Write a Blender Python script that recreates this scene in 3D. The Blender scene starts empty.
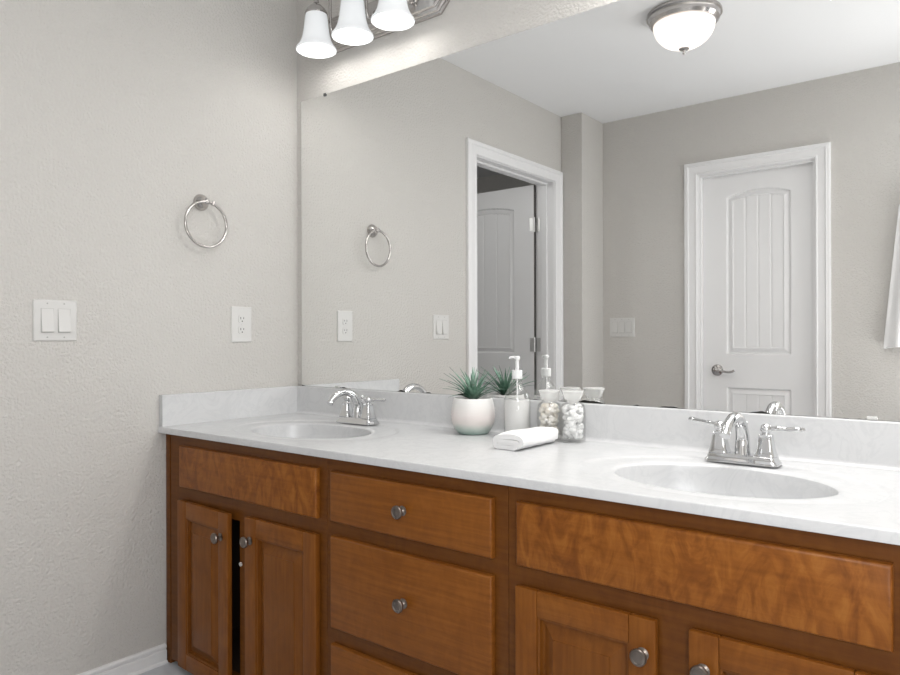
import bpy, bmesh, math, random
from mathutils import Vector, Matrix
random.seed(7)
PI = math.pi
C = bpy.context.scene.collection
S = bpy.context.scene

# ---------------------------------------------------------------- camera
CAM = Vector((2.1681, -1.7893, 1.0804))
a = math.radians(38.3526); q = math.radians(-0.1515); t = math.radians(0.0204)
right0 = Vector((math.cos(a), math.sin(a), 0)); f0 = Vector((-math.sin(a), math.cos(a), 0)); up0 = Vector((0, 0, 1))
fwd = f0 * math.cos(t) + up0 * math.sin(t); up1 = -f0 * math.sin(t) + up0 * math.cos(t)
rt = right0 * math.cos(q) + up1 * math.sin(q); up = -right0 * math.sin(q) + up1 * math.cos(q)
cd = bpy.data.cameras.new('camera'); cam = bpy.data.objects.new('camera', cd); C.objects.link(cam)
cam.matrix_world = Matrix(((rt.x, up.x, -fwd.x, CAM.x), (rt.y, up.y, -fwd.y, CAM.y), (rt.z, up.z, -fwd.z, CAM.z), (0, 0, 0, 1)))
cd.sensor_width = 36; cd.lens = 709.31 / 900 * 36; cd.shift_y = 0.58 / 900; cd.clip_start = .02
S.camera = cam
# ---------------------------------------------------------------- world, lights, exposure
w = bpy.data.worlds.new('world'); S.world = w; w.use_nodes = True
w.node_tree.nodes['Background'].inputs[0].default_value = (.8, .88, 1, 1)
w.node_tree.nodes['Background'].inputs[1].default_value = .08
S.view_settings.view_transform = 'Standard'; S.view_settings.look = 'None'
S.view_settings.gamma = 1; S.view_settings.exposure = 0.36
S.cycles.max_bounces = 10; S.cycles.diffuse_bounces = 5; S.cycles.glossy_bounces = 6; S.cycles.transmission_bounces = 10
S.cycles.transparent_max_bounces = 12; S.cycles.sample_clamp_indirect = 6; S.cycles.caustics_reflective = True
def area(name, loc, target, sx, sy, e, col=(1, 1, 1)):
    l = bpy.data.lights.new(name, 'AREA'); l.shape = 'RECTANGLE'; l.size = sx; l.size_y = sy; l.energy = e; l.color = col
    o = bpy.data.objects.new(name, l); C.objects.link(o); o.location = loc
    o.rotation_euler = (Vector(target) - Vector(loc)).to_track_quat('-Z', 'Y').to_euler(); return o
area('rear_fill', (2.62, -2.2, 1.55), (1.0, -.5, .75), .75, .8, 14, (.97, .985, 1.0))  # unseen soft fill added from the rear right corner
area('ceiling_fill', (2.0, -.56, 2.42), (1.9, -.56, 0), 1.7, .8, 10.5, (1, .985, .97))
area('near_vanity_lamps', (1.72, -.13, 2.07), (1.72, -.22, 0), .55, .14, 6.5, (1, .97, .93))
area('bounce_fill', (2.62, -1.7, .6), (2.3, -1.6, 2.44), .8, .8, 14, (1, .99, .98))  # unseen upward fill added to brighten the ceiling
area('hall_fill', (-.9, -.7, 2.2), (-.6, -1.95, 1.2), .4, .4, 3.6, (1, .99, .97))  # unseen fill added to brighten the open door leaf

# ---------------------------------------------------------------- helpers
FZ = .028; ZC = .7975; ZB = .8997; CE = 2.44; ZM = 1.990
def R(v): return -(v + .012)          # a depth seen in the mirror -> where it stands in the room
def nodes(m): return m.node_tree.nodes, m.node_tree.links
def mat(name, col, rough=.5, metal=0, **k):
    m = bpy.data.materials.new(name); m.use_nodes = True
    b = m.node_tree.nodes['Principled BSDF']
    b.inputs['Base Color'].default_value = (*col, 1); b.inputs['Roughness'].default_value = rough; b.inputs['Metallic'].default_value = metal
    for n, v in k.items(): b.inputs[n.replace('_', ' ')].default_value = v
    return m
def noise_bump(m, scale, strength, dist=.002, detail=2, stretch=(1, 1, 1)):
    n, l = nodes(m); b = n['Principled BSDF']
    tc = n.new('ShaderNodeTexCoord'); mp = n.new('ShaderNodeMapping'); mp.inputs['Scale'].default_value = stretch
    nz = n.new('ShaderNodeTexNoise'); nz.inputs['Scale'].default_value = scale; nz.inputs['Detail'].default_value = detail
    bp = n.new('ShaderNodeBump'); bp.inputs['Strength'].default_value = strength; bp.inputs['Distance'].default_value = dist
    l.new(tc.outputs['Object'], mp.inputs[0]); l.new(mp.outputs[0], nz.inputs['Vector']); l.new(nz.outputs['Fac'], bp.inputs['Height']); l.new(bp.outputs[0], b.inputs['Normal'])
    return nz
def ramp(n, stops):
    r = n.new('ShaderNodeValToRGB'); e = r.color_ramp.elements
    e[0].position, e[0].color = stops[0][0], (*stops[0][1], 1); e[1].position, e[1].color = stops[-1][0], (*stops[-1][1], 1)
    for p, c in stops[1:-1]:
        x = e.new(p); x.color = (*c, 1)
    return r
WALL = (.60, .583, .556)
M = {}
M['wall'] = mat('wall_paint', WALL, .75); noise_bump(M['wall'], 120, 1.0, .0050, 3)
M['ceiling'] = mat('ceiling_paint', (.86, .865, .87), .9); noise_bump(M['ceiling'], 90, .25, .002, 2)
M['trim'] = mat('trim_paint', (.83, .83, .835), .35)
M['door'] = mat('door_paint', (.82, .82, .825), .4)
M['leaf_edge'] = mat('shaded_door_edge', (.10, .095, .09), .8)  # dark colour stands for the shade in the hinge gap
M['floor'] = mat('floor_vinyl', (.55, .57, .60), .35); noise_bump(M['floor'], 30, .1, .001)
M['plastic'] = mat('white_plastic', (.67, .665, .65), .35)
M['slot'] = mat('dark_slot', (.03, .03, .03), .6)
M['chrome'] = mat('chrome', (.68, .685, .69), .05, 1)
M['nickel'] = mat('brushed_nickel', (.52, .50, .485), .17, 1)
M['satin'] = mat('satin_nickel_hinge', (.62, .62, .61), .35, .5)
M['pewter'] = mat('aged_pewter', (.24, .205, .18), .3, 1)
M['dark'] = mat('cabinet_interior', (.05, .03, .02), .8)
M['white_clear'] = mat('translucent_white_plastic', (.92, .93, .93), .15, 0, Transmission_Weight=.35)
m = M['glass'] = mat('clear_glass', (1, 1, 1), .03); n, l = nodes(m)     # thin clear glass: see-through with a mirror-like skin
tr_ = n.new('ShaderNodeBsdfTransparent'); tr_.inputs[0].default_value = (.975, .977, .975, 1); gl_ = n.new('ShaderNodeBsdfGlossy'); gl_.inputs['Roughness'].default_value = .03
fr_ = n.new('ShaderNodeMath'); fr_.operation = 'MULTIPLY_ADD'; fr_.inputs[1].default_value = .8; fr_.inputs[2].default_value = .035; lw_ = n.new('ShaderNodeLayerWeight'); lw_.inputs[0].default_value = .25; pw_ = n.new('ShaderNodeMath'); pw_.operation = 'POWER'; pw_.inputs[1].default_value = 2.2; l.new(lw_.outputs['Facing'], pw_.inputs[0]); l.new(pw_.outputs[0], fr_.inputs[0]); ms_ = n.new('ShaderNodeMixShader')
l.new(fr_.outputs[0], ms_.inputs[0]); l.new(tr_.outputs[0], ms_.inputs[1]); l.new(gl_.outputs[0], ms_.inputs[2]); l.new(ms_.outputs[0], n['Material Output'].inputs[0])
M['frost'] = mat('frosted_glass', (.96, .96, .95), .25, 0, Transmission_Weight=.6, IOR=1.25)
M['liquid'] = mat('clear_white_soap', (.97, .965, .96), .15, 0, Transmission_Weight=.25, IOR=1.15)
M['towel'] = mat('white_terry', (.88, .88, .88), .95, 0, Sheen_Weight=.3); noise_bump(M['towel'], 700, .5, .0015, 2)
M['soil'] = mat('dark_soil', (.05, .035, .025), .9)
M['clip'] = mat('clear_mirror_clip', (.75, .75, .73), .2, 0, Transmission_Weight=.2)
M['clipd'] = mat('dark_clip', (.08, .08, .08), .35, .5)
# cotton / mixed jar fills
M['cotton'] = mat('cotton_wool', (.9, .9, .9), .95); noise_bump(M['cotton'], 160, .6, .003, 3)
m = M['mixed'] = mat('pale_shell_mix', (.7, .62, .5), .7); n, l = nodes(m)
vo = n.new('ShaderNodeTexVoronoi'); vo.inputs['Scale'].default_value = 75; tc = n.new('ShaderNodeTexCoord'); l.new(tc.outputs['Object'], vo.inputs['Vector'])
rp = ramp(n, [(0, (.86, .84, .81)), (.45, (.84, .80, .72)), (.7, (.88, .86, .84)), (1, (.78, .70, .58))]); l.new(vo.outputs['Color'], rp.inputs[0]); l.new(rp.outputs[0], n['Principled BSDF'].inputs['Base Color'])
# mirror: silvering with a little black decay along the lower edge
m = M['mirror'] = mat('mirror_silver', (.93, .935, .93), .0, 1); n, l = nodes(m); b = n['Principled BSDF']
tc = n.new('ShaderNodeTexCoord'); sx = n.new('ShaderNodeSeparateXYZ'); l.new(tc.outputs['Object'], sx.inputs[0])
nz = n.new('ShaderNodeTexNoise'); nz.inputs['Scale'].default_value = 9; nz.inputs['Detail'].default_value = 4
mp = n.new('ShaderNodeMapping'); mp.inputs['Scale'].default_value = (1, 1, .6); l.new(tc.outputs['Object'], mp.inputs[0]); l.new(mp.outputs[0], nz.inputs['Vector'])
m1 = n.new('ShaderNodeMath'); m1.operation = 'MULTIPLY_ADD'; m1.inputs[1].default_value = .045; m1.inputs[2].default_value = -.0226
l.new(nz.outputs['Fac'], m1.inputs[0])
m2 = n.new('ShaderNodeMath'); m2.operation = 'LESS_THAN'; l.new(sx.outputs['Z'], m2.inputs[0]); l.new(m1.outputs[0], m2.inputs[1])
mx = n.new('ShaderNodeMix'); mx.data_type = 'RGBA'; mx.inputs[6].default_value = (.93, .935, .93, 1); mx.inputs[7].default_value = (.05, .05, .045, 1)
l.new(m2.outputs[0], mx.inputs[0]); l.new(mx.outputs[2], b.inputs['Base Color'])
mr = n.new('ShaderNodeMath'); mr.operation = 'MULTIPLY'; mr.inputs[1].default_value = .4; l.new(m2.outputs[0], mr.inputs[0]); l.new(mr.outputs[0], b.inputs['Roughness'])
M['mirror_edge'] = mat('mirror_ground_edge', (.22, .24, .23), .3, .3)
# cultured marble
m = M['marble'] = mat('cultured_marble', (.70, .70, .71), .25); n, l = nodes(m); b = n['Principled BSDF']
tc = n.new('ShaderNodeTexCoord'); nz = n.new('ShaderNodeTexNoise'); nz.inputs['Scale'].default_value = 9; nz.inputs['Detail'].default_value = 9; nz.inputs['Distortion'].default_value = 1.6; nz.inputs['Roughness'].default_value = .62
l.new(tc.outputs['Object'], nz.inputs['Vector'])
rp = ramp(n, [(0, (.63, .635, .645)), (.44, (.62, .625, .632)), (.50, (.58, .587, .597)), (.55, (.62, .625, .632)), (.66, (.595, .60, .61)), (1, (.64, .64, .65))]); l.new(nz.outputs['Fac'], rp.inputs[0]); l.new(rp.outputs[0], b.inputs['Base Color'])
# glazed pot: pinkish white above, sea-green towards its foot
m = M['pot'] = mat('glazed_pot', (.8, .78, .76), .4); n, l = nodes(m); b = n['Principled BSDF']
tc = n.new('ShaderNodeTexCoord'); sx = n.new('ShaderNodeSeparateXYZ'); l.new(tc.outputs['Object'], sx.inputs[0])
nz = n.new('ShaderNodeTexNoise'); nz.inputs['Scale'].default_value = 30; l.new(tc.outputs['Object'], nz.inputs['Vector'])
m1 = n.new('ShaderNodeMath'); m1.operation = 'MULTIPLY_ADD'; m1.inputs[1].default_value = .016; l.new(nz.outputs['Fac'], m1.inputs[0]); l.new(sx.outputs['Z'], m1.inputs[2])
m2 = n.new('ShaderNodeMath'); m2.operation = 'DIVIDE'; m2.inputs[1].default_value = .115; l.new(m1.outputs[0], m2.inputs[0])
rp = ramp(n, [(.06, (.27, .38, .34)), (.22, (.44, .51, .47)), (.36, (.72, .68, .65)), (.5, (.78, .72, .70)), (.75, (.77, .75, .73)), (1, (.80, .80, .79))]); l.new(m2.outputs[0], rp.inputs[0]); l.new(rp.outputs[0], b.inputs['Base Color'])
# leaves
m = M['leaf'] = mat('spiky_leaf', (.12, .2, .14), .5); n, l = nodes(m); b = n['Principled BSDF']
tc = n.new('ShaderNodeTexCoord'); nz = n.new('ShaderNodeTexNoise'); nz.inputs['Scale'].default_value = 22; l.new(tc.outputs['Object'], nz.inputs['Vector'])
rp = ramp(n, [(.3, (.05, .13, .085)), (.5, (.12, .24, .17)), (.62, (.24, .36, .29)), (.75, (.13, .10, .09))]); l.new(nz.outputs['Fac'], rp.inputs[0]); l.new(rp.outputs[0], b.inputs['Base Color'])
# stained maple
def wood(name, grain, figure=.5, seed=0, tint=1.0, con=1.0):
    m = mat(name, (.25, .09, .03), .36, 0, Coat_Weight=.05, Coat_Roughness=.3, Specular_IOR_Level=.22); n, l = nodes(m); b = n['Principled BSDF']
    tc = n.new('ShaderNodeTexCoord'); g = n.new('ShaderNodeMapping'); s = {'h': (2.2, 30, 45), 'v': (45, 30, 2.2)}[grain]
    g.inputs['Scale'].default_value = s; g.inputs['Location'].default_value = (seed * 1.7, seed, seed * 2.3); l.new(tc.outputs['Object'], g.inputs[0])
    n1 = n.new('ShaderNodeTexNoise'); n1.inputs['Scale'].default_value = 2.4; n1.inputs['Detail'].default_value = 7; n1.inputs['Roughness'].default_value = .6; n1.inputs['Distortion'].default_value = .25; l.new(g.outputs[0], n1.inputs['Vector'])
    f = n.new('ShaderNodeMapping'); f.inputs['Scale'].default_value = {'h': (22, 20, 11), 'v': (11, 20, 5)}[grain]; f.inputs['Location'].default_value = (seed, 3, seed); f.inputs['Rotation'].default_value = (0, .5, 0); l.new(tc.outputs['Object'], f.inputs[0])
    n2 = n.new('ShaderNodeTexNoise'); n2.inputs['Scale'].default_value = 1.0; n2.inputs['Detail'].default_value = 6; n2.inputs['Roughness'].default_value = .6; n2.inputs['Distortion'].default_value = 2.0; l.new(f.outputs[0], n2.inputs['Vector'])
    mx = n.new('ShaderNodeMix'); mx.data_type = 'FLOAT'; mx.inputs[0].default_value = figure; l.new(n1.outputs['Fac'], mx.inputs[2]); l.new(n2.outputs['Fac'], mx.inputs[3])
    tint *= .83
    T = lambda c: tuple(((x - y) * con + y) * tint for x, y in zip(c, (.255, .084, .012)))
    rp = ramp(n, [(.28, T((.125, .032, .005))), (.44, T((.225, .069, .0095))), (.56, T((.315, .107, .016))), (.76, T((.44, .17, .032)))]); l.new(mx.outputs[0], rp.inputs[0]); l.new(rp.outputs[0], b.inputs['Base Color'])
    bp = n.new('ShaderNodeBump'); bp.inputs['Strength'].default_value = .12; bp.inputs['Distance'].default_value = .001; l.new(n1.outputs['Fac'], bp.inputs['Height']); l.new(bp.outputs[0], b.inputs['Normal'])
    return m
M['wh'] = wood('stained_maple_rail', 'h', .5, 0, 1.0, .6); M['wv'] = wood('stained_maple_stile', 'v', .5, 2, .95, .55)
M['wf'] = wood('stained_maple_figured', 'h', .75, 5, 1.08, .9); M['wp'] = wood('stained_maple_panel', 'v', .5, 4, .85, .5)
M['wk'] = wood('stained_maple_frame_shaded', 'h', .4, 9, .62, .5); M['wd'] = wood('stained_maple_drawer', 'h', .35, 11, 1.02, .5)  # frame wood: same stain as the doors, tint lowered to stand for shade
def glow(name, col, e, base=(.72, .73, .74)):
    m = mat(name, base, .25); b = m.node_tree.nodes['Principled BSDF']; b.inputs['Emission Color'].default_value = (*col, 1); b.inputs['Emission Strength'].default_value = e; return m
def translucent(m, w_, col=(1, 1, 1)):
    n, l = nodes(m); t_ = n.new('ShaderNodeBsdfTranslucent'); t_.inputs[0].default_value = (*col, 1); x_ = n.new('ShaderNodeMixShader'); x_.inputs[0].default_value = w_
    l.new(n['Principled BSDF'].outputs[0], x_.inputs[1]); l.new(t_.outputs[0], x_.inputs[2]); l.new(x_.outputs[0], n['Material Output'].inputs[0])
M['shade'] = glow('lit_opal_glass', (.93, .97, 1.0), .22); translucent(M['shade'], .07)
m = M['bowl'] = glow('lit_alabaster_glass', (1, .93, .87), .26); n, l = nodes(m); b = n['Principled BSDF']
tc = n.new('ShaderNodeTexCoord'); nz = n.new('ShaderNodeTexNoise'); nz.inputs['Scale'].default_value = 9; l.new(tc.outputs['Object'], nz.inputs['Vector'])
rp = ramp(n, [(.35, (.86, .60, .48)), (.5, (.98, .90, .84)), (.6, (1, .97, .94))]); l.new(nz.outputs['Fac'], rp.inputs[0]); l.new(rp.outputs[0], b.inputs['Emission Color']); translucent(m, .07, (1, .88, .8))

class B:
    def __init__(s): s.bm = bmesh.new()
    def box(s, x0, x1, y0, y1, z0, z1, mi=0, bev=0, seg=2):
        r = bmesh.ops.create_cube(s.bm, size=1)['verts']
        for v in r: v.co = Vector(((x0 + x1) / 2 + v.co.x * abs(x1 - x0), (y0 + y1) / 2 + v.co.y * abs(y1 - y0), (z0 + z1) / 2 + v.co.z * abs(z1 - z0)))
        fs = set(f for v in r for f in v.link_faces)
        for f in fs: f.material_index = mi
        if bev:
            es = set(e for v in r for e in v.link_edges)
            for f in bmesh.ops.bevel(s.bm, geom=list(es), offset=bev, segments=seg, profile=.6, affect='EDGES')['faces']: f.material_index = mi
        return s
    def rings(s, rs, cap0=True, cap1=True, mi=0, closed=True):
        prev = None; all_ = []
        for r in rs:
            vs = [s.bm.verts.new(p) for p in r]; all_.append(vs)
            if prev:
                k = len(vs)
                for i in range(k if closed else k - 1):
                    j = (i + 1) % k
                    try: s.bm.faces.new((prev[i], prev[j], vs[j], vs[i])).material_index = mi
                    except ValueError: pass
            prev = vs
        if cap0: s.bm.faces.new(list(reversed(all_[0]))).material_index = mi
        if cap1: s.bm.faces.new(all_[-1]).material_index = mi
        return s
    def lathe(s, prof, c=(0, 0, 0), axis='z', seg=40, mi=0, cap0=True, cap1=True):
        c = Vector(c); rs = []
        for h, r in prof:
            ring = []
            for i in range(seg):
                t = 2 * PI * i / seg; u, v = r * math.cos(t), r * math.sin(t)
                p = {'z': (u, v, h), 'y': (u, h, v), 'x': (h, u, v)}[axis]; ring.append(c + Vector(p))
            rs.append(ring)
        return s.rings(rs, cap0, cap1, mi)
    def tube(s, pts, rad, seg=16, mi=0, closed=False, flat=1.0):
        pts = [Vector(p) for p in pts]; k = len(pts)
        rad = rad if isinstance(rad, (list, tuple)) else [rad] * k
        rs = []; nprev = None
        for i in range(k):
            if closed: d = pts[(i + 1) % k] - pts[i - 1]
            else: d = pts[min(i + 1, k - 1)] - pts[max(i - 1, 0)]
            d.normalize()
            if nprev is None:
                nprev = Vector((0, 0, 1)) if abs(d.z) < .9 else Vector((1, 0, 0))
            nn = (nprev - d * nprev.dot(d)).normalized(); bb = d.cross(nn); nprev = nn
            rs.append([pts[i] + (nn * math.cos(2 * PI * j / seg) + bb * math.sin(2 * PI * j / seg) * flat) * rad[i] for j in range(seg)])
        if closed: rs.append(rs[0]); s.rings(rs, False, False, mi); bmesh.ops.remove_doubles(s.bm, verts=s.bm.verts, dist=1e-6); return s
        return s.rings(rs, True, True, mi)
    def prism(s, poly, f0, f1, mi=0):
        return s.rings([[Vector(f0(p)) for p in poly], [Vector(f1(p)) for p in poly]], True, True, mi)
def spline(pts, n=8):
    pts = [Vector(p) for p in pts]; out = []
    P = [pts[0] * 2 - pts[1]] + pts + [pts[-1] * 2 - pts[-2]]
    for i in range(1, len(P) - 2):
        for k in range(n):
            t = k / n; p0, p1, p2, p3 = P[i - 1:i + 3]
            out.append(.5 * ((2 * p1) + (p2 - p0) * t + (2 * p0 - 5 * p1 + 4 * p2 - p3) * t * t + (3 * p1 - p0 - 3 * p2 + p3) * t ** 3))
    out.append(pts[-1]); return out
def obj(name, b, mats, parent=None, origin=None, angle=35, smooth=True):
    """one mesh object; vertices come in world coordinates and are moved to the parent's (or origin's) frame"""
    bm = b.bm; o0 = Vector(origin or (0, 0, 0))
    if parent is not None:
        o0 = Vector((0, 0, 0)); p = parent
        while p is not None: o0 += p.location; p = p.parent
    bmesh.ops.translate(bm, verts=bm.verts, vec=-o0)
    bmesh.ops.recalc_face_normals(bm, faces=bm.faces)
    me = bpy.data.meshes.new(name); bm.to_mesh(me); bm.free()
    for m in (mats if isinstance(mats, (list, tuple)) else [mats]): me.materials.append(M[m] if isinstance(m, str) else m)
    if smooth: me.shade_smooth(); me.set_sharp_from_angle(angle=math.radians(angle))
    o = bpy.data.objects.new(name, me); C.objects.link(o)
    if parent is not None: o.parent = parent
    elif origin is not None: o.location = origin
    return o
def tag(o, label, cat, group=None, kind=None):
    o['label'] = label; o['category'] = cat
    if group: o['group'] = group
    if kind: o['kind'] = kind
    return o
def thing(name, loc, label, cat, group=None):
    o = bpy.data.objects.new(name, None); C.objects.link(o); o.location = loc; o.empty_display_size = .05
    return tag(o, label, cat, group)
def struct(name, b, mats, **k):
    o = obj(name, b, mats, **k)
    if o.parent is None: o['kind'] = 'structure'
    return o
def sempty(name, loc):
    o = bpy.data.objects.new(name, None); C.objects.link(o); o.location = loc; o['kind'] = 'structure'; return o

# ---------------------------------------------------------------- room shell
XR = 3.05; YB = R(2.34); YBP = R(2.056); XB = .143
D1N, D1F = R(1.170), R(1.966); D2L, D2R = .744, 1.356; DT = 2.022
struct('floor', B().box(-2.4, XR + .12, -3.2, .12, FZ - .1, FZ), 'floor', smooth=False)
struct('ceiling', B().box(-2.4, XR + .12, -3.2, .12, CE, CE + .1), 'ceiling', smooth=False)
struct('wall_front', B().box(-.12, XR + .12, 0, .12, FZ, CE), 'wall', smooth=False)
struct('wall_left', B().box(-.12, 0, D1N + .02, 0, FZ, CE).box(-.12, 0, D1F - .02, D1N + .02, DT + .02, CE).box(-.12, 0, YB - .12, D1F - .02, FZ, CE), 'wall', smooth=False)
struct('wall_rear', B().box(0, D2L - .02, YB - .12, YB, FZ, CE).box(D2L - .02, D2R + .02, YB - .12, YB, DT + .02, CE).box(D2R + .02, XR + .12, YB - .12, YB, FZ, CE), 'wall', smooth=False)
struct('wall_chase', B().box(0, XB, YB, YBP, FZ, CE, bev=.006, seg=3), 'wall')
struct('wall_right', B().box(XR, XR + .12, -1.45, 0, FZ, CE).box(XR, XR + .12, YB, -2.25, FZ, CE).box(XR, XR + .12, -2.25, -1.45, 2.04, CE), 'wall', smooth=False)  # opening made up to give the chrome something dark to reflect
struct('wall_hall', B().box(-2.4, -2.3, -3.2, .12, FZ, CE).box(-2.3, -.12, .02, .12, FZ, CE).box(-2.3, -.12, -3.2, -3.1, FZ, CE), 'wall', smooth=False)
# baseboards
bprof = [(0, 0), (.019, 0), (.019, .005), (.016, .009), (.0115, .0095), (.0115, .013), (.0125, .015), (.0125, .040), (.011, .042), (.006, .043), (.006, .047), (.011, .049), (.0115, .055), (.008, .060), (0, .061)]
def base(name, f0, f1): struct(name, B().prism(bprof, f0, f1), 'trim', angle=25)
base('baseboard_left', lambda p: (p[0], -.553, FZ + p[1]), lambda p: (p[0], R(1.08), FZ + p[1]))
struct('baseboard_rear', B().prism(bprof, lambda p: (XB, YB + p[0], FZ + p[1]), lambda p: (.655, YB + p[0], FZ + p[1])).prism(bprof, lambda p: (1.45, YB + p[0], FZ + p[1]), lambda p: (XR, YB + p[0], FZ + p[1])), 'trim', angle=25)
base('baseboard_right', lambda p: (XR - p[0], -1.45, FZ + p[1]), lambda p: (XR - p[0], 0, FZ + p[1]))
# door casings
cprof = [(0, 0), (0, .010), (.006, .013), (.012, .010), (.030, .011), (.046, .014), (.052, .020), (.058, .018), (.067, .019), (.073, .016), (.073, 0)]
def casing(b, s0, s1, zt, f, k=1.0):
    """s0/s1 inner edges; f(s, z, t) -> 3D"""
    sg = 1 if s1 > s0 else -1; rs = []
    for (s, z, ds, dz) in ((s0, FZ, -sg, 0), (s0, zt, -sg, 1), (s1, zt, sg, 1), (s1, FZ, sg, 0)):
        rs.append([Vector(f(s + ds * w_ * k, z + dz * w_ * .95, t_)) for w_, t_ in cprof])
    return b.rings(rs, True, True)
def jamb(b, s0, s1, zt, f, depth, stop0, stop1, st=.011):
    """s0<s1; f maps (s, depth, z)"""
    def bx(a0, a1, d0, d1, z0, z1):
        p, q_ = f(a0, d0, z0), f(a1, d1, z1)
        b.box(min(p[0], q_[0]), max(p[0], q_[0]), min(p[1], q_[1]), max(p[1], q_[1]), z0, z1, bev=.001, seg=1)
    bx(s0 - .02, s0, 0, depth, FZ, zt + .02); bx(s1, s1 + .02, 0, depth, FZ, zt + .02); bx(s0, s1, 0, depth, zt, zt + .02)
    bx(s0, s0 + st, stop0, stop1, FZ, zt); bx(s1 - st, s1, stop0, stop1, FZ, zt); bx(s0 + st, s1 - st, stop0, stop1, zt - st, zt)
def leaf_mesh(w_, h_, th, px, f):
    """moulded two-panel door: arched planked panel above, planked panel below. f(s, z, t) -> 3D, s from the leaf's edge"""
    b = B(); nx, nz_ = int(w_ / .0036), int(h_ / .0034)
    x0, x1 = px
    def hgt(x, z):
        best = 0
        for (z0, z1, rise) in ((.17, .757, 0), (.952, 1.846, .032)):
            if not (x0 - .001 < x < x1 + .001 and z0 < z < z1 + rise + .01): continue
            u = (x - (x0 + x1) / 2) / ((x1 - x0) / 2); zt = z1 + rise * (1 - u * u)
            d = min(x - x0, x1 - x, z - z0, zt - z)
            if d <= 0: continue
            if d < .005: hh = -.015 * math.sin(d / .005 * PI / 2)
            elif d < .009: hh = -.015
            elif d < .033: hh = -.015 + .0125 * (d - .009) / .024
            else:
                hh = -.0075; pw = (x1 - x0 - .066) / 4.0; k = (x - x0 - .033) / pw
                if abs(k - round(k)) * pw < .0045 and 0 < round(k) < 4: hh -= .004 * (1 - abs(k - round(k)) * pw / .0045)
            best = hh
        return best
    g = [[b.bm.verts.new(f(w_ * i / nx, h_ * j / nz_, hgt(w_ * i / nx, h_ * j / nz_))) for i in range(nx + 1)] for j in range(nz_ + 1)]
    for j in range(nz_):
        for i in range(nx): b.bm.faces.new((g[j][i], g[j][i + 1], g[j + 1][i + 1], g[j + 1][i]))
    bk = [b.bm.verts.new(f(s, z, -th)) for s, z in ((0, 0), (w_, 0), (w_, h_), (0, h_))]
    b.bm.faces.new(bk)
    b.bm.faces.new([g[0][i] for i in range(nx + 1)] + [bk[1], bk[0]]); b.bm.faces.new([g[nz_][i] for i in range(nx + 1)] + [bk[2], bk[3]])
    b.bm.faces.new([g[j][0] for j in range(nz_ + 1)] + [bk[3], bk[0]]); b.bm.faces.new([g[j][nx] for j in range(nz_ + 1)] + [bk[2], bk[1]])
    return b
# door_1: open doorway in the left wall (seen in the mirror)
d1 = sempty('door_1', (-.06, (D1N + D1F) / 2, FZ))
b = B(); casing(b, D1N + .004, D1F - .004, DT + .004, lambda s, z, t_: (t_, s, z), 1.13); struct('door_casing', b, 'trim', parent=d1, angle=25)
b = B(); casing(b, D1N + .004, D1F - .004, DT + .004, lambda s, z, t_: (-.12 - t_, s, z)); struct('door_casing', b, 'trim', parent=d1, angle=25)
b = B(); jamb(b, D1F, D1N, DT, lambda s, d, z: (-d, s, z), .12, .045, .082); struct('door_jamb', b, 'trim', parent=d1)
LY = R(1.944)
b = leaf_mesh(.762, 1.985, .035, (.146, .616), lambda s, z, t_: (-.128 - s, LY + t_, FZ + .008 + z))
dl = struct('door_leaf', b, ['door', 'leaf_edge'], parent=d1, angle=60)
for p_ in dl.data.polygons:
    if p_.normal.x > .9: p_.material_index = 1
for zc in (1.797 - .02, 1.04, .22):
    hb = B()
    hb.box(-.124, -.095, D1F, D1F + .0025, zc - .042, zc + .042, bev=.001, seg=1).box(-.1335, -.128, LY - .001, LY + .0025, zc - .042, zc + .042)
    hb.box(-.158, -.130, LY, LY + .0022, zc - .042, zc + .042, bev=.001, seg=1)
    hb.tube([(-.127, LY - .002, zc - .045), (-.127, LY - .002, zc + .045)], .0065, 12)
    for dz in (-.028, 0, .028): hb.lathe([(0, .003), (.0014, .003), (.002, .001)], (-.107 - .006 * (dz == 0), D1F + .002, zc + dz), 'y', 10)
    struct('door_hinge', hb, 'satin', parent=d1)
# door_2: closed door in the rear wall (seen in the mirror)
d2 = sempty('door_2', ((D2L + D2R) / 2, YB - .05, FZ))
b = B(); casing(b, D2L - .005, D2R + .005, DT + .004, lambda s, z, t_: (s, YB + t_, z)); struct('door_casing', b, 'trim', parent=d2, angle=25)
b = B(); jamb(b, D2L, D2R, DT, lambda s, d, z: (s, YB - d, z), .12, .012, .046); struct('door_jamb', b, 'trim', parent=d2)
b = leaf_mesh(D2R - D2L - .006, 1.985, .035, (.143, .480), lambda s, z, t_: (D2L + .003 + s, YB - .048 + t_, FZ + .008 + z))
struct('door_leaf', b, 'door', parent=d2, angle=60)
hb = B(); hx, hz, hy = .835, .893, YB - .048
hb.lathe([(0, .033), (.004, .033), (.009, .029), (.012, .018), (.014, .012), (.040, .011), (.052, .013), (.056, .006)], (hx, hy, hz), 'y', 28)
hb.tube(spline([(hx, hy + .047, hz), (hx + .02, hy + .05, hz), (hx + .05, hy + .05, hz - .006), (hx + .085, hy + .048, hz - .008), (hx + .108, hy + .045, hz + .001)]), .0068, 12)
struct('door_handle', hb, 'nickel', parent=d2)['label'] = 'curved satin nickel lever handle'

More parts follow.
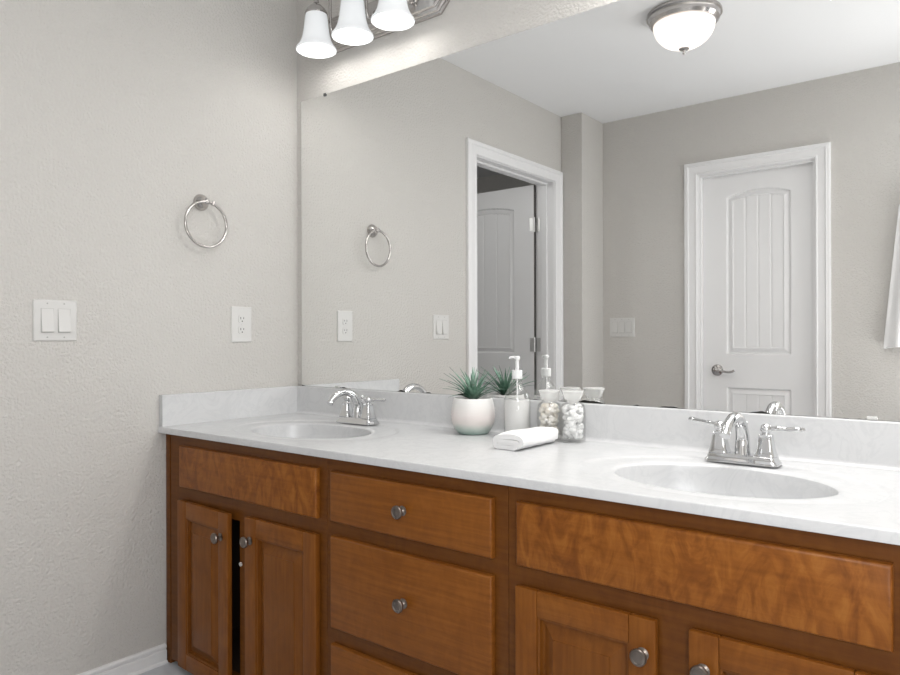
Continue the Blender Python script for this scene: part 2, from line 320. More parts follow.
# ---------------------------------------------------------------- mirror
mt = thing('wall_mirror', (1.075, 0, ZB), 'large frameless wall mirror running along the wall above the countertop', 'mirror')
b = B().box(.031, 2.12, -.006, -.0005, ZB + .0005, ZM, mi=1)
b.bm.faces.ensure_lookup_table()
for f in b.bm.faces:
    f.normal_update()
    if f.normal.y < -.9: f.material_index = 0
obj('mirror_glass', b, ['mirror', 'mirror_edge'], mt, smooth=False)
for x, z, mm in ((.167, ZM, 'clipd'), (.233, ZB, 'clip'), (1.930, ZB, 'clip')):
    s = 1 if z > 1.5 else -1
    b = B().box(x - .006, x + .006, -.0095, -.006, z - s * .007, z + s * .004, bev=.001) if s > 0 else B().box(x - .010, x + .010, -.013, -.0062, z + .0008, z + .008, bev=.002)
    obj('mirror_clip', b, mm, mt)

# ---------------------------------------------------------------- vanity cabinets
YF, YD = -.549, -.565; DOOR_AJAR = 2.6
def knob(x, z, parent):
    b = B().lathe([(0, .011), (-.002, .012), (-.004, .008), (-.007, .0055), (-.013, .0055), (-.016, .011), (-.0185, .0155), (-.022, .0160), (-.0245, .0145), (-.0255, .0105), (-.0248, .0100), (-.0255, .004)], (x, YD, z), 'y', 28)
    return obj('knob', b, 'pewter', parent)
def slab_front(name, x0, x1, z0, z1, m_, parent, kn=None):
    y1 = YF - .0006
    def ring(ins, y): return [(x0 + ins, y, z0 + ins), (x1 - ins, y, z0 + ins), (x1 - ins, y, z1 - ins), (x0 + ins, y, z1 - ins)]
    b = B().rings([[Vector(p) for p in ring(i, y)] for i, y in ((0, y1), (0, YD + .006), (.001, YD + .0035), (.0035, YD + .001), (.007, YD))])
    o = obj(name, b, m_, parent, angle=30)
    if kn: knob(kn[0], kn[1], o)
    return o
def panel_door(x0, x1, z0, z1, parent, kn, fw=.052):
    """frame-and-raised-panel door: stiles and rails with a panel of its own"""
    y1 = YF - .0006; b = B()
    b.box(x0, x0 + fw, YD, y1, z0, z1, 0, .0035).box(x1 - fw, x1, YD, y1, z0, z1, 0, .0035)
    b.box(x0 + fw, x1 - fw, YD, y1, z0, z0 + fw, 1, .0035).box(x0 + fw, x1 - fw, YD, y1, z1 - fw, z1, 1, .0035)
    b.box(x0 + fw - .002, x1 - fw + .002, YD + .0138, y1, z0 + fw - .002, z1 - fw + .002, 0)
    d = obj('door', b, ['wv', 'wh'], parent, angle=30)
    X0, X1, Z0, Z1 = x0 + fw - .001, x1 - fw + .001, z0 + fw - .001, z1 - fw + .001
    rs = [[Vector(p) for p in ((X0 + i, y, Z0 + i), (X1 - i, y, Z0 + i), (X1 - i, y, Z1 - i), (X0 + i, y, Z1 - i))] for i, y in
          ((0, YD + .0137), (0, YD + .004), (.003, YD + .0035), (.006, YD + .0045), (.008, YD + .0132), (.013, YD + .0132), (.038, YD + .0022), (.0384, YD + .0002), (.042, YD - .0002))]
    pb = B().rings(rs, False, True); obj('panel', pb, 'wp', d, angle=20)
    knob(kn[0], kn[1], d)
    return d
def frame(x0, x1, opens, name, label, group='vanity base cabinets under the marble countertop'):
    t_ = thing(name, ((x0 + x1) / 2, -.28, FZ), label, 'cabinet', group)
    zt = ZC - .0205; zb = FZ + .03
    b = B()
    b.box(x0 + .0006, x0 + .018, YF + .019, -.001, zb, zt).box(x1 - .018, x1 - .0006, YF + .019, -.001, zb, zt)
    b.box(x0 + .018, x1 - .018, -.012, -.001, zb, zt).box(x0 + .018, x1 - .018, YF + .019, -.012, zb, zb + .016)
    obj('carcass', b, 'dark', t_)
    b = B(); xs = sorted(set([x0 + .0006, x1 - .0006] + [o[0] for o in opens] + [o[1] for o in opens])); zs = sorted(set([zb, zt] + [o[2] for o in opens] + [o[3] for o in opens]))
    for i in range(len(xs) - 1):
        for j in range(len(zs) - 1):
            cx_, cz_ = (xs[i] + xs[i + 1]) / 2, (zs[j] + zs[j + 1]) / 2
            if any(o[0] < cx_ < o[1] and o[2] < cz_ < o[3] for o in opens): continue
            b.box(xs[i], xs[i + 1], YF, YF + .019, zs[j] if j else FZ + .017, zs[j + 1])
    bmesh.ops.remove_doubles(b.bm, verts=b.bm.verts, dist=1e-5)
    obj('face_frame', b, 'wk', t_, smooth=False)
    obj('toe_kick', B().box(x0 + .001, x1 - .001, -.485, -.47, FZ, zb - .0005), 'wk', t_, smooth=False)
    return t_
ZD0, ZD1 = FZ + .018, .572
c1 = frame(.033, .781, [(.43, .74, .09, .55), (.13, .404, .09, .55)], 'vanity_cabinet', 'stained wooden vanity cabinet with two doors beside the left wall, under the far sink')
slab_front('false_drawer_front', .104, .753, .613, .744, M['wf'], c1)
dA = panel_door(.096, .386, ZD0, ZD1, c1, (.350, .500))
# the far door stands a finger's width ajar on its wall-side hinge
th_ = -math.radians(DOOR_AJAR); hv = Vector((.096, YF, 0)) - c1.location; hv.z = 0
dA.rotation_euler = (0, 0, th_); Rm = Matrix.Rotation(th_, 3, 'Z'); dA.location = hv - Rm @ hv
panel_door(.447, .754, ZD0, ZD1, c1, (.474, .508))
obj('door_bumper', B().lathe([(0, .006), (-.003, .006), (-.004, .004)], (.4095, YF, .425), 'y', 14), 'plastic', c1)['label'] = 'small pale bumper pad'
c2 = frame(.781, 1.342, [(.83, 1.30, .63, .725), (.83, 1.30, .34, .56), (.83, 1.30, .09, .28)], 'vanity_cabinet', 'stained wooden vanity drawer stack with pewter knobs between the two sink cabinets')
slab_front('drawer_front', .806, 1.308, .614, .743, M['wd'], c2, (1.058, .680))
slab_front('drawer_front', .806, 1.308, .344, .578, M['wd'], c2, (1.060, .465))
slab_front('drawer_front', .806, 1.308, ZD0 + .01, .303, M['wd'], c2, (1.060, .18))
c3 = frame(1.342, 2.080, [(1.40, 1.66, .09, .55), (1.74, 2.02, .09, .55)], 'vanity_cabinet', 'stained wooden vanity cabinet under the near sink, with mottled long false drawer front')
slab_front('false_drawer_front', 1.368, 2.030, .613, .744, M['wf'], c3)
panel_door(1.367, 1.667, ZD0, ZD1, c3, (1.643, .508)); panel_door(1.726, 2.032, ZD0, ZD1, c3, (1.752, .509))
f_ = tag(obj('filler_strip', B().box(.0005, .0265, YF + .001, YF + .02, FZ, ZC - .0205, bev=.0015), 'wk', origin=(.013, YF, FZ)), 'narrow dark wooden filler strip between the left wall and the vanity', 'filler strip')

# ---------------------------------------------------------------- countertop with integral basins
ct = thing('countertop', (1.06, -.29, ZC - .02), 'long white marbled vanity countertop with two oval basins and backsplash', 'countertop')
YO, YI, XL, XE = -.5719, -.0205, .0205, 2.12
BC = ((.45, -.318), (1.70, -.318)); BA, BBb = .216, .152; RA, RB, RCY = .295, .212, -.306
b = B(); bm = b.bm; N = 160; PX = .345
def seg_ring(cx_, a_, b__, cy_, z): return [Vector((cx_ + a_ * math.cos(2 * PI * i / N), cy_ + b__ * math.sin(2 * PI * i / N), z)) for i in range(N)]
def rect_ring(cx_, z):
    x0, x1 = max(cx_ - PX, XL), cx_ + PX; out = []
    cy_ = BC[0][1]
    for i in range(N):
        t_ = 2 * PI * i / N; dx, dy = math.cos(t_), math.sin(t_) * .8
        ks = []
        if abs(dx) > 1e-9: ks.append(((x1 if dx > 0 else x0) - cx_) / dx)
        if abs(dy) > 1e-9: ks.append(((YI if dy > 0 else YO) - cy_) / dy)
        k_ = min(ks); out.append([cx_ + dx * k_, cy_ + dy * k_, z])
    # pull the nearest vertex onto every corner
    for X in (x0, x1):
        for Y_ in (YI, YO):
            i = min(range(N), key=lambda j: (out[j][0] - X) ** 2 + (out[j][1] - Y_) ** 2); out[i][0], out[i][1] = X, Y_
    return [Vector(p) for p in out]
for cx_, cy_ in BC:
    def mixr(k_, z):   # between recess ellipse and bowl lip
        A = seg_ring(cx_, RA, RB, RCY, z); Bq = seg_ring(cx_, BA, BBb, cy_, z); return [p.lerp(q_, k_) for p, q_ in zip(A, Bq)]
    rr = [rect_ring(cx_, ZC), seg_ring(cx_, RA + .010, RB + .008, RCY, ZC), seg_ring(cx_, RA + .005, RB + .004, RCY, ZC - .0006), seg_ring(cx_, RA, RB, RCY, ZC - .0028), mixr(.08, ZC - .0036), mixr(.3, ZC - .0034), mixr(.6, ZC - .003), mixr(.85, ZC - .0032), mixr(.95, ZC - .0045), mixr(1.0, ZC - .0075)]
    b.rings(rr, False, False)
def quad(p): bm.faces.new([bm.verts.new(v) for v in p])
for xa, xb in ((BC[0][0] + PX, BC[1][0] - PX), (BC[1][0] + PX, XE)): quad([(xa, YO, ZC), (xb, YO, ZC), (xb, YI, ZC), (xa, YI, ZC)])
if BC[0][0] - PX > XL: quad([(XL, YO, ZC), (BC[0][0] - PX, YO, ZC), (BC[0][0] - PX, YI, ZC), (XL, YI, ZC)])
# front edge: soft top corner, drop, underside
e = [(YO, ZC), (YO - .0018, ZC - .0006), (YO - .0032, ZC - .003), (YO - .0034, ZC - .0195), (YO - .002, ZC - .0205), (YO + .04, ZC - .0205)]
b.rings([[Vector((x, y, z)) for x in (.0005, XE)] for y, z in e], False, False, closed=False)
quad([(.0005, YO, ZC), (XL, YO, ZC), (XL, YI, ZC), (.0005, YI, ZC)])
bm.faces.new([bm.verts.new(v) for v in [(XE, y, z) for y, z in e] + [(XE, -.001, ZC - .0205), (XE, -.001, ZC)]])
bmesh.ops.remove_doubles(bm, verts=bm.verts, dist=2e-5)
obj('counter_slab', b, 'marble', ct, angle=50)
cov = [(.0005, ZB - .0005), (.018, ZB - .0005), (.0195, ZB - .0015), (.0200, ZB - .004), (.0203, ZC + .012), (.022, ZC + .006), (.0265, ZC + .0022), (.034, ZC + .0003), (.0005, ZC + .0002)]
obj('backsplash', B().prism(cov, lambda p: (.019, -p[0], p[1]), lambda p: (XE, -p[0], p[1])), 'marble', ct, angle=50)
cov2 = [(.0005, ZB - .0005), (.0185, ZB - .0005), (.0200, ZB - .0015), (.0203, ZB - .004), (.0203, ZC + .003), (.022, ZC + .0003), (.0005, ZC + .0002)]
obj('side_splash', B().prism(cov2, lambda p: (p[0], -.020, p[1]), lambda p: (p[0], YO + .001, p[1])), 'marble', ct, angle=50)
for cx_, cy_ in BC:
    rs = []
    for k_, z in ((1.0, -.0075), (.992, -.012), (.982, -.024), (.962, -.044), (.925, -.070), (.85, -.096), (.70, -.115), (.46, -.123), (.28, -.129), (.12, -.131)):
        rs.append(seg_ring(cx_, BA * k_, BBb * k_, cy_ + (1 - k_) * .02, ZC + z))
    sb = obj('sink_basin', B().rings(rs, False, True), 'marble', ct, angle=60)
    obj('drain', B().lathe([(0, .022), (.003, .021), (.004, .016), (.003, .010), (.006, .004)], (cx_, cy_ + .018, ZC - .1315)), 'chrome', sb)

# ---------------------------------------------------------------- faucets
def faucet(x, label, ly=.2, lz=.07):
    y = -.118; z0 = ZC + .0008
    t_ = thing('faucet', (x, y, z0), label, 'faucet', 'chrome centerset faucets behind the basins')
    def rr(hx, hy, z, c=.35, n=6):
        pts = []; r = min(hx, hy) * c
        for sx_, sy_, a0 in ((1, 1, 0), (-1, 1, PI / 2), (-1, -1, PI), (1, -1, 1.5 * PI)):
            for i in range(n + 1):
                aa = a0 + PI / 2 * i / n; pts.append(Vector((x + sx_ * (hx - r) + r * math.cos(aa), y + sy_ * (hy - r) + r * math.sin(aa), z)))
        return pts
    obj('base_plate', B().rings([rr(.079, .029, z0), rr(.079, .029, z0 + .003), rr(.075, .0255, z0 + .008), rr(.0735, .024, z0 + .010), rr(.0725, .023, z0 + .017), rr(.070, .0205, z0 + .019)]), 'chrome', t_)
    for s in (-1, 1):
        hxx = x + s * .0505
        def sq(h, z): return [v + Vector((hxx - x, 0, 0)) for v in rr(h, h, z, .42)]
        hb = B().rings([sq(.0215, z0 + .019), sq(.0215, z0 + .022), sq(.0195, z0 + .026), sq(.0165, z0 + .040), sq(.0142, z0 + .056), sq(.0132, z0 + .063), sq(.0138, z0 + .0645), sq(.0120, z0 + .067)])
        hb.lathe([(.066, .0095), (.069, .0088), (.072, .0092), (.074, .0115), (.078, .0125), (.083, .0122), (.087, .0095), (.089, .006), (.0905, .003)], (hxx, y, z0), seg=28)
        ho = obj('handle', hb, 'chrome', t_)
        d = Vector((s, ly if s < 0 else -.03, lz if s < 0 else .02)).normalized(); o_ = Vector((hxx, y, z0 + .081))
        L = [(.006, .0052), (.018, .0046), (.022, .0056), (.025, .0062), (.030, .0046), (.045, .0048), (.060, .0056), (.066, .0060), (.069, .0048), (.072, .0056), (.076, .0058), (.080, .003)]
        obj('lever', B().tube([o_ + d * k_ for k_, _ in L], [r_ for _, r_ in L], 16), 'chrome', ho)
    P_ = spline([(x, y, z0 + .018), (x, y, z0 + .035), (x, y + .001, z0 + .055), (x, y - .006, z0 + .075), (x, y - .022, z0 + .095), (x, y - .048, z0 + .1055), (x, y - .078, z0 + .104), (x, y - .105, z0 + .092), (x, y - .124, z0 + .074)], 6)
    k_ = len(P_); rad = [.0175 * (1 - i / (k_ - 1)) ** 1.3 + .0100 * (1 - (1 - i / (k_ - 1)) ** 1.3) for i in range(k_)]
    sb = B().tube(P_, rad, 24); e_ = P_[-1]; dd = (P_[-1] - P_[-2]).normalized()
    sb.tube([e_ - dd * .006, e_ - dd * .002, e_ + dd * .002], [.0103, .0112, .0108], 24)
    obj('spout', sb, 'chrome', t_, angle=50)
    obj('lift_rod', B().lathe([(.018, .0025), (.078, .0025), (.080, .0045), (.085, .0055), (.090, .004), (.092, .0015)], (x, y + .022, z0), seg=16), 'chrome', t_)
    return t_
faucet(.450, 'chrome arched faucet at the far sink near the left wall')
faucet(1.690, 'chrome arched faucet at the near sink, its two levers spread out', .22, .09)

# ---------------------------------------------------------------- plant
px, py, pz = .912, -.092, ZC + .0008
pt = thing('potted_plant', (px, py, pz), 'small spiky green plant in a pale pot with sea-green base', 'plant')
prof = [(0, .042), (.002, .045), (.010, .052), (.022, .059), (.038, .064), (.055, .0655), (.072, .0645), (.088, .0615), (.100, .0585), (.1045, .057), (.1055, .0555), (.1045, .054), (.095, .0535), (.0945, .01)]
pr = []
for i in range(len(prof) - 1):
    for k_ in range(4):
        h = prof[i][0] + (prof[i + 1][0] - prof[i][0]) * k_ / 4; r_ = prof[i][1] + (prof[i + 1][1] - prof[i][1]) * k_ / 4
        pr.append((h, r_ + (.0005 * math.sin(h * 2 * PI / .0075) if i < 8 else 0)))
obj('pot', B().lathe(pr, (px, py, pz), seg=48), 'pot', pt)
sb = B().lathe([(.0948, .0525), (.0975, .040), (.100, .02), (.1005, .004)], (px, py, pz), seg=32); obj('soil', sb, 'soil', pt)
lb = B(); random.seed(21)
nl = 38
for i in range(nl):
    th = i * 2.39996 + random.uniform(-.2, .2); k_ = i / nl
    el = math.radians(82 - 62 * k_ ** .8 + random.uniform(-5, 5)); L = random.uniform(.098, .128) * (1 if k_ > .3 else .82); wv = random.uniform(.0055, .0078)
    d = Vector((math.cos(th) * math.cos(el), math.sin(th) * math.cos(el), math.sin(el))); sd = Vector((-math.sin(th), math.cos(th), 0)); nr = d.cross(sd)
    if nr.z < 0: nr = -nr
    o_ = Vector((px, py, pz + .098)) + Vector((math.cos(th), math.sin(th), 0)) * .006
    if d.y > .05: L = min(L, .068 / max(d.y, .3))
    rs = []; n_ = 8
    wv *= 1.15
    for j in range(n_ + 1):
        u = j / n_; c_ = o_ + d * L * u + Vector((0, 0, -1)) * (.018 * k_) * u * u + nr * .006 * math.sin(u * PI)
        c_.y = min(c_.y, -.012); ww = wv * (1 - u) ** .75 * (.75 + .6 * min(u * 4, 1)) * .62 + .0002
        rs.append([c_ - sd * ww + nr * ww * .35, c_ - nr * .0006, c_ + sd * ww + nr * ww * .35, c_ + nr * .0004])
    lb.rings(rs, True, True)
obj('leaves', lb, 'leaf', pt, angle=60)

# ---------------------------------------------------------------- soap dispenser
bx_, by_ = 1.064, -.086; bz = ZC + .0008
sd_ = thing('soap_dispenser', (bx_, by_, bz), 'clear glass soap dispenser with white pump behind the folded washcloth', 'soap dispenser')
gp = [(0, .034), (.002, .0375), (.004, .0385), (.100, .0385), (.112, .0375), (.124, .034), (.137, .027), (.150, .0175), (.157, .0140), (.164, .0132), (.172, .0130)]
b = B().lathe(gp + [(.172, .0108)] + [(h, max(r_ - .0022, .002)) for h, r_ in reversed(gp[4:-1])] + [(.100, .0362), (.008, .0362), (.006, .034), (.0055, .003)], (bx_, by_, bz), seg=48)
obj('bottle', b, 'glass', sd_, angle=60)
obj('soap', B().lathe([(.0065, .030), (.009, .0358), (.098, .0358), (.1075, .0352), (.1076, .004)], (bx_, by_, bz), seg=40), 'liquid', sd_, angle=60)
obj('collar', B().lathe([(.1665, .0140), (.1668, .0150), (.190, .0150), (.1915, .0140), (.192, .006)], (bx_, by_, bz), seg=32), 'white_clear', sd_)
pb = B().lathe([(.192, .0055), (.222, .0055), (.222, .0085), (.229, .0088), (.231, .0075), (.232, .003)], (bx_, by_, bz), seg=20)
dv = Vector((-.78, -.55, 0)).normalized(); s0 = Vector((bx_, by_, bz + .2275))
pb.tube([s0, s0 + dv * .012, s0 + dv * .020, s0 + dv * .022 + Vector((0, 0, -.004))], [.0042, .0038, .0034, .003], 12)
pb.tube([(bx_, by_, bz + .166), (bx_, by_, bz + .012)], .0024, 10)
obj('pump', pb, 'white_clear', sd_)

# ---------------------------------------------------------------- jars
def jar(x, y, r, fill, hh, label, flabel, fkind):
    t_ = thing('apothecary_jar', (x, y, bz), label, 'jar', 'small glass apothecary jars by the mirror')
    s = r / .033
    gp_ = [(0, .029), (.002, .032), (.004, .033), (.080, .033), (.089, .0315), (.095, .0275), (.0985, .0225), (.100, .0205), (.1035, .0205), (.105, .0235), (.107, .0235)]
    gp_ = [(h * hh, q_ * s) for h, q_ in gp_]
    inn = [(h, max(q_ - .0021, .002)) for h, q_ in reversed(gp_[3:])]
    b_ = B().lathe(gp_ + inn + [(.007, gp_[2][1] - .0021), (.0045, gp_[1][1] - .004), (.0042, .003)], (x, y, bz), seg=44)
    obj('jar_body', b_, 'glass', t_, angle=60)
    z_ = .1072 * hh
    sp_ = [(z_ - .010, .014 * s), (z_ + .0005, .0168 * s), (z_ + .0006, .0215 * s), (z_ + .004, .0222 * s), (z_ + .015, .0262 * s), (z_ + .0185, .0272 * s), (z_ + .019, .0285 * s), (z_ + .0235, .0288 * s), (z_ + .0250, .0275 * s), (z_ + .0255, .012)]
    obj('stopper', B().lathe(sp_, (x, y, bz), seg=40), 'frost', t_)
    fb = B(); random.seed(int(x * 1000))
    R_ = gp_[2][1] - .0035
    for k_ in range(200):
        rr_ = random.uniform(.0055, .0085); aa = random.uniform(0, 2 * PI); rho = (R_ - rr_) * math.sqrt(random.random()); h = .006 + rr_ + (.086 * hh - rr_) * random.random()
        m4 = Matrix.Translation((x + rho * math.cos(aa), y + rho * math.sin(aa), bz + h)) @ Matrix.Rotation(random.random() * 3, 4, 'X') @ Matrix.Diagonal((1, .8 + .2 * random.random(), .9, 1))
        bmesh.ops.create_icosphere(fb.bm, subdivisions=2, radius=rr_, matrix=m4)
    o = obj(fill[0], fb, fill[1], origin=(x, y, bz + .006), angle=180); tag(o, flabel, fkind, kind='stuff')
jar(1.157, -.067, .0338, ('shell_pieces', 'mixed'), 1.05, 'clear glass jar holding beige pieces, next to the soap dispenser', 'beige and cream pieces filling the glass jar next to the soap dispenser', 'jar filling')
jar(1.232, -.068, .0345, ('cotton_balls', 'cotton'), 1.07, 'clear glass jar of white cotton balls, furthest from the potted plant', 'white cotton balls inside the glass jar farthest from the plant', 'cotton')

# ---------------------------------------------------------------- folded washcloth
wx0, wx1, wy0, wy1 = 1.127, 1.213, -.298, -.110
path = spline([(.026, .0175), (.060, .0170), (.0715, .0145), (.0720, .0085), (.062, .0058), (.030, .0058), (.010, .0060), (.0035, .0105), (.0035, .0200), (.009, .0262), (.030, .0290), (.060, .0298), (.076, .0270), (.0800, .0190), (.0790, .0110)], 5) if False else None
pp = [(.0125, .0172), (.040, .0176), (.060, .0172), (.0690, .0150), (.0695, .0090), (.062, .0062), (.030, .0058), (.010, .0062), (.0040, .0105), (.0040, .0200), (.010, .0262), (.030, .0292), (.060, .0300), (.0765, .0270), (.0805, .0190), (.0790, .0110)]
path = spline([(p_[0], 0, p_[1]) for p_ in pp], 6)
hw = .0056; outl = []; inl = []
for i, p_ in enumerate(path):
    d = (path[min(i + 1, len(path) - 1)] - path[max(i - 1, 0)]).normalized(); n_ = Vector((-d.z, 0, d.x)); outl.append(p_ + n_ * hw); inl.append(p_ - n_ * hw)
cross = outl + [path[-1] + (path[-1] - path[-2]).normalized() * .004] + list(reversed(inl)) + [path[0] - (path[1] - path[0]).normalized() * .004]
rs = []; K = 26
for k_ in range(K + 1):
    v = k_ / K; y = wy0 + (wy1 - wy0) * v; ed = min(v, 1 - v) * (wy1 - wy0)
    sq_ = 1 - .22 * max(0, 1 - ed / .006) ** 2
    cen = Vector((.042, 0, .017)); zs_ = 1.12 + .09 * math.sin(v * PI) + .05 * math.sin(v * 7)
    ring = []
    for p_ in cross:
        z = .0006 + max((p_.z) * zs_, .0004)
        xx = wx0 + p_.x + .004 * math.sin(v * 5 + p_.z * 60) * (p_.z / .03) + .0012 * math.sin(v * 23 + p_.x * 90)
        ring.append(Vector((xx, y + .004 * math.sin(p_.x * 60 + p_.z * 150) * (1 - 2 * v) + (.05 * (p_.x - .04)) * 0, ZC + z)))
    rs.append(ring)
tag(obj('folded_washcloth', B().rings(rs), 'towel', origin=(1.17, -.2, ZC), angle=80), 'small white washcloth folded flat on the countertop before the soap dispenser', 'washcloth')

# ---------------------------------------------------------------- vanity light
XS = (.256, .438, .622); YS = -.125
vl = thing('vanity_light', (.452, 0, 2.195), 'brushed nickel vanity light bar with three lit bell-shaped glass shades', 'wall light')
def octr(i, y, ch=.034):
    x0, x1, z0, z1 = .150 + i, .757 - i, 2.130 + i, 2.262 - i; c_ = ch - i * .4
    return [Vector(p) for p in ((x0 + c_, y, z0), (x1 - c_, y, z0), (x1, y, z0 + c_), (x1, y, z1 - c_), (x1 - c_, y, z1), (x0 + c_, y, z1), (x0, y, z1 - c_), (x0, y, z0 + c_))]
obj('back_plate', B().rings([octr(0, -.0005), octr(0, -.007), octr(.004, -.010), octr(.010, -.010), octr(.013, -.016), octr(.019, -.018), octr(.023, -.018), octr(.026, -.025), octr(.031, -.027)]), 'nickel', vl, angle=20)
sp = [(0, .0695), (.003, .0705), (.007, .0695), (.018, .0610), (.034, .0525), (.056, .0465), (.082, .0425), (.108, .0400), (.127, .0370), (.135, .032), (.137, .027)]
for x in XS:
    ab = B().tube(spline([(x, -.024, 2.200), (x, -.036, 2.186), (x, -.050, 2.184), (x, -.058, 2.200), (x, -.060, 2.250), (x, -.062, 2.300), (x, -.080, 2.335), (x, -.095, 2.345), (x, -.113, 2.333), (x, -.123, 2.300), (x, YS, 2.262)], 6), .0058, 12)
    ab.lathe([(-.026, .017), (-.030, .017), (-.034, .010)], (x, 0, 2.200), 'y', 20)
    ar = obj('arm', ab, 'nickel', vl, angle=50)
    obj('socket_cap', B().lathe([(2.217, .0385), (2.221, .0395), (2.227, .038), (2.237, .032), (2.249, .020), (2.258, .010), (2.272, .0085)], (x, YS, 0), seg=32), 'nickel', ar)
    pr = [(2.092 + h, r_) for h, r_ in sp]
    sh = B().lathe(pr + [(h, r_ - .003) for h, r_ in reversed(pr)], (x, YS, 0), seg=48, cap0=False, cap1=False)
    sh.bm.verts.ensure_lookup_table()
    obj('shade', sh, 'shade', vl, angle=60)
    lt = bpy.data.lights.new('bulb', 'POINT'); lt.energy = .55; lt.color = (1, .965, .92); lt.shadow_soft_size = .035
    lo = bpy.data.objects.new('bulb', lt); C.objects.link(lo); lo.location = (x, YS, 2.112)

# ---------------------------------------------------------------- ceiling light
cx, cy = 1.096, R(1.15)
cl = thing('ceiling_light', (cx, cy, CE), 'round brushed nickel ceiling light with frosted bowl, seen in the mirror', 'ceiling light')
obj('pan', B().lathe([(0, .145), (-.004, .151), (-.014, .152), (-.018, .145), (-.030, .141), (-.036, .142), (-.048, .132), (-.050, .122)], (cx, cy, CE - .0005), seg=56), 'nickel', cl)
bp_ = [(-.047, .125)] + [(-.047 - .100 * math.sin(i / 12 * PI / 2), .125 * math.cos(i / 12 * PI / 2) ** .92) for i in range(1, 12)] + [(-.1472, .006)]
obj('glass_bowl', B().lathe(bp_, (cx, cy, CE), seg=56), 'bowl', cl, angle=60)
obj('finial', B().lathe([(-.124, .010), (-.126, .021), (-.129, .0215), (-.133, .016), (-.136, .007), (-.140, .005), (-.146, .0065), (-.150, .005), (-.153, .0015)], (cx, cy, CE - .022), seg=24), 'nickel', cl)
lt = bpy.data.lights.new('ceiling_bulb', 'POINT'); lt.shadow_soft_size = .04; lt.energy = 3; lt.color = (1, .97, .94)
lo = bpy.data.objects.new('ceiling_bulb', lt); C.objects.link(lo); lo.location = (cx, cy, CE - .085)

# ---------------------------------------------------------------- towel ring
tr = thing('towel_ring', (0, -.4195, 1.545), 'brushed nickel towel ring mounted on the left wall above the outlet', 'towel ring')
b = B().lathe([(0.0005, .0275), (.003, .0285), (.008, .0275), (.015, .0235), (.022, .0175), (.028, .0125), (.036, .0110), (.041, .0095), (.044, .005), (.0445, .001)], (0, -.4195, 1.5455), 'x', 36)
obj('mount', b, 'nickel', tr, angle=60)
rc = Vector((.0374, -.4209, 1.4675)); RR = .0762; rd = Vector((math.sin(.032), math.cos(.032), 0))
b = B().tube([rc + rd * (RR * math.sin(math.radians(aa))) + Vector((.006 * (1 - math.cos(math.radians(aa))) * 0, 0, RR * math.cos(math.radians(aa)))) for aa in range(22, 375, 4)], .0048, 12)
e_ = rc + rd * (RR * math.sin(.36)) + Vector((0, 0, RR * math.cos(.36)))
b.tube([e_ + Vector((0, -.002, -.004)), e_ + Vector((0, .001, .008))], .0058, 12)
obj('ring', b, 'nickel', tr, angle=60)

# ---------------------------------------------------------------- outlet and switches
def plate(b, f, w2, h2, th=.0055):
    b.rings([[Vector(f(sx_ * (w2 - i), sz * (h2 - i), t_)) for sx_, sz in ((-1, -1), (1, -1), (1, 1), (-1, 1))] for i, t_ in ((0, .0003), (0, .002), (.0015, .0042), (.004, th))])
def switch(name, c, f, n, label, group):
    t_ = thing(name, c, label, 'light switch', group); w2 = (.120 + .046 * (n - 2)) / 2
    b = B(); plate(b, f, w2, .0595); obj('wall_plate', b, 'plastic', t_, angle=20)
    for i in range(n):
        s = (i - (n - 1) / 2) * .046; rb = B()
        # rocker: paddle that leans out towards its lower end inside a thin dark seam
        zz = [-.0335, .0335]; w_ = .0165
        rb.rings([[Vector(f(s + a_ * w_, z, t2)) for a_ in (-1, 1)] for z, t2 in ((-.0335, .005), (-.0335, .0125), (-.031, .0132), (.0, .0085), (.0335, .0062), (.0335, .005))], False, False, closed=False)
        for a_ in (-1, 1): rb.bm.faces.new([rb.bm.verts.new(f(s + a_ * w_, z, t2)) for z, t2 in ((-.0335, .005), (-.0335, .0125), (-.031, .0132), (.0, .0085), (.0335, .0062), (.0335, .005))])
        bmesh.ops.remove_doubles(rb.bm, verts=rb.bm.verts, dist=1e-6)
        obj('rocker', rb, 'plastic', t_, angle=20)
        sb_ = B()
        for z0, z1, s0_, s1_ in ((-.0348, -.0335, -w_ - .001, w_ + .001), (.0335, .0342, -w_ - .001, w_ + .001), (-.0335, .0335, -w_ - .001, -w_), (-.0335, .0335, w_, w_ + .001)):
            sb_.rings([[Vector(f(s + p_, z, t2)) for p_, z in ((s0_, z0), (s1_, z0), (s1_, z1), (s0_, z1))] for t2 in (.0045, .0057)])
        obj('rocker_seam', sb_, mat('seam_grey', (.42, .42, .40), .6) if 'seam_grey' not in bpy.data.materials else bpy.data.materials['seam_grey'], t_, smooth=False)
        for z in (-.0485, .0485):
            p0 = f(s, z, .0050); p1 = f(s, z, .0062)
            obj('plate_screw', B().tube([p0, p1], .0022, 12), bpy.data.materials['seam_grey'], t_)
    return t_
switch('light_switch', (0, -.8895, 1.135), lambda s, z, t_: (t_, -.8895 + s, 1.135 + z), 2, 'white two-rocker light switch plate on the left wall', 'rocker light switches')
switch('light_switch', (.269, YB, 1.146), lambda s, z, t_: (.269 + s, YB + t_, 1.146 + z), 3, 'white three-rocker light switch seen in the mirror beside the closed door', 'rocker light switches')
oc = (0, -.258, 1.132)
ot = thing('wall_outlet', oc, 'white duplex wall outlet on the left wall below the towel ring', 'outlet')
f = lambda s, z, t_: (t_, oc[1] + s, oc[2] + z)
b = B(); plate(b, f, .0425, .0640); obj('wall_plate', b, 'plastic', ot, angle=20)
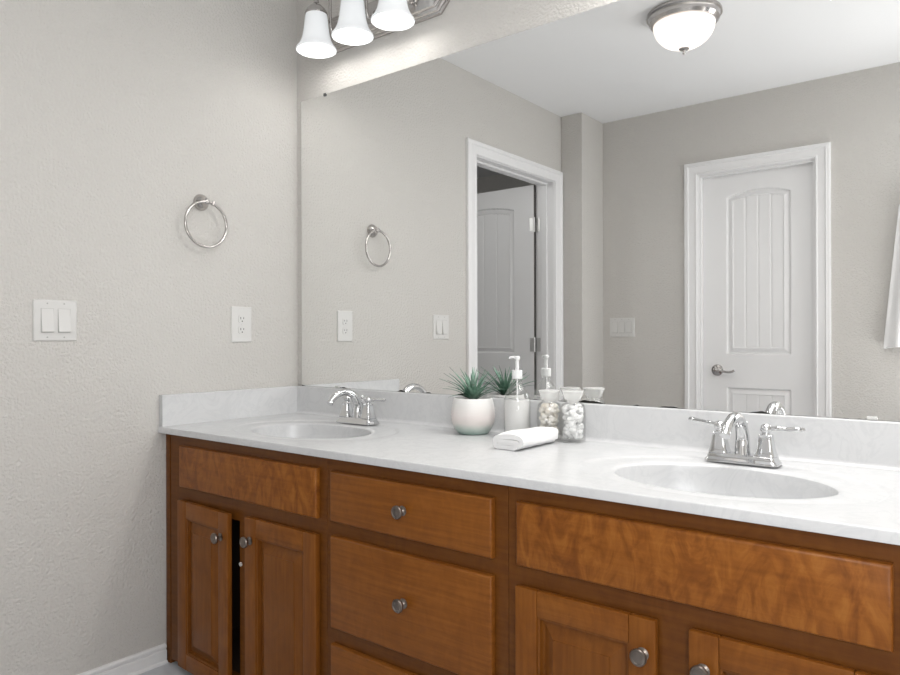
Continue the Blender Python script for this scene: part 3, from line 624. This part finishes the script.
for dz in (-.0195, .0195):
    b = B()
    def oval(r_, t_):
        out = []
        for i in range(28):
            aa = 2 * PI * i / 28; out.append(Vector(f(max(-.0155, min(.0155, r_ * math.cos(aa) * 1.02)), dz + max(-.0135, min(.0135, r_ * math.sin(aa))), t_)))
        return out
    b.rings([oval(.0175, .005), oval(.0175, .0068), oval(.0165, .0075)]); rc_ = obj('receptacle', b, 'plastic', ot, angle=25)
    b = B()
    for s, h in ((-.0062, .0042), (.0062, .0034)): b.box(.0072, .0078, oc[1] + s - .0011, oc[1] + s + .0011, oc[2] + dz + .003 - h, oc[2] + dz + .003 + h)
    b.lathe([(.0072, .0024), (.0078, .0024)], (0, oc[1], oc[2] + dz - .0078), 'x', 12)
    obj('slots', b, 'slot', rc_, smooth=False)
obj('plate_screw', B().lathe([(.005, .003), (.0066, .0028), (.007, .001)], (0, oc[1], oc[2]), 'x', 14), 'plastic', ot)

# ---------------------------------------------------------------- bath towel on its hook (seen in the mirror)
hx_, hy_ = 1.845, YB
hk = thing('robe_hook', (hx_, hy_, 1.78), 'nickel robe hook on the rear wall holding up the bath towel', 'hook')
obj('mount', B().lathe([(0.0005, .026), (.005, .026), (.010, .016), (.018, .009), (.05, .008)], (hx_, hy_, 1.78), 'y', 24), 'nickel', hk)
obj('prong', B().tube(spline([(hx_, hy_ + .045, 1.78), (hx_, hy_ + .062, 1.776), (hx_, hy_ + .075, 1.79), (hx_, hy_ + .078, 1.81)]), .007, 12), 'nickel', hk)
b = B(); rs = []; K = 34; N2 = 120
for k_ in range(K + 1):
    v = k_ / K; z = 1.815 - .768 * v
    W = .030 + .066 * min(v / .12, 1) ** .7 + .078 * v; Dp = .020 + .016 * min(v / .2, 1)
    ring = []
    for i in range(N2):
        t_ = 2 * PI * i / N2; cc, ss = math.cos(t_), math.sin(t_)
        fold = (.012 * math.sin(5 * cc * 2.2 + 1.3 + v) + .006 * math.sin(11 * cc + 2)) * min(v * 4, 1)
        yy = hy_ + .052 + (Dp * (abs(ss) ** .7) * (1 if ss > 0 else -1)) + fold * (.9 if ss > 0 else .4)
        zz_ = z + (.016 * math.sin(3.1 * cc + .6) + (-.012 if cc < -.93 else 0)) * v ** 6
        ring.append(Vector((hx_ + W * cc, max(yy, hy_ + .004), zz_)))
    rs.append(ring)
b.rings(rs)
tag(obj('bath_towel', b, 'towel', origin=(hx_, hy_ + .05, 1.78), angle=80), 'white bath towel hanging on the rear wall, at the mirror edge', 'towel')
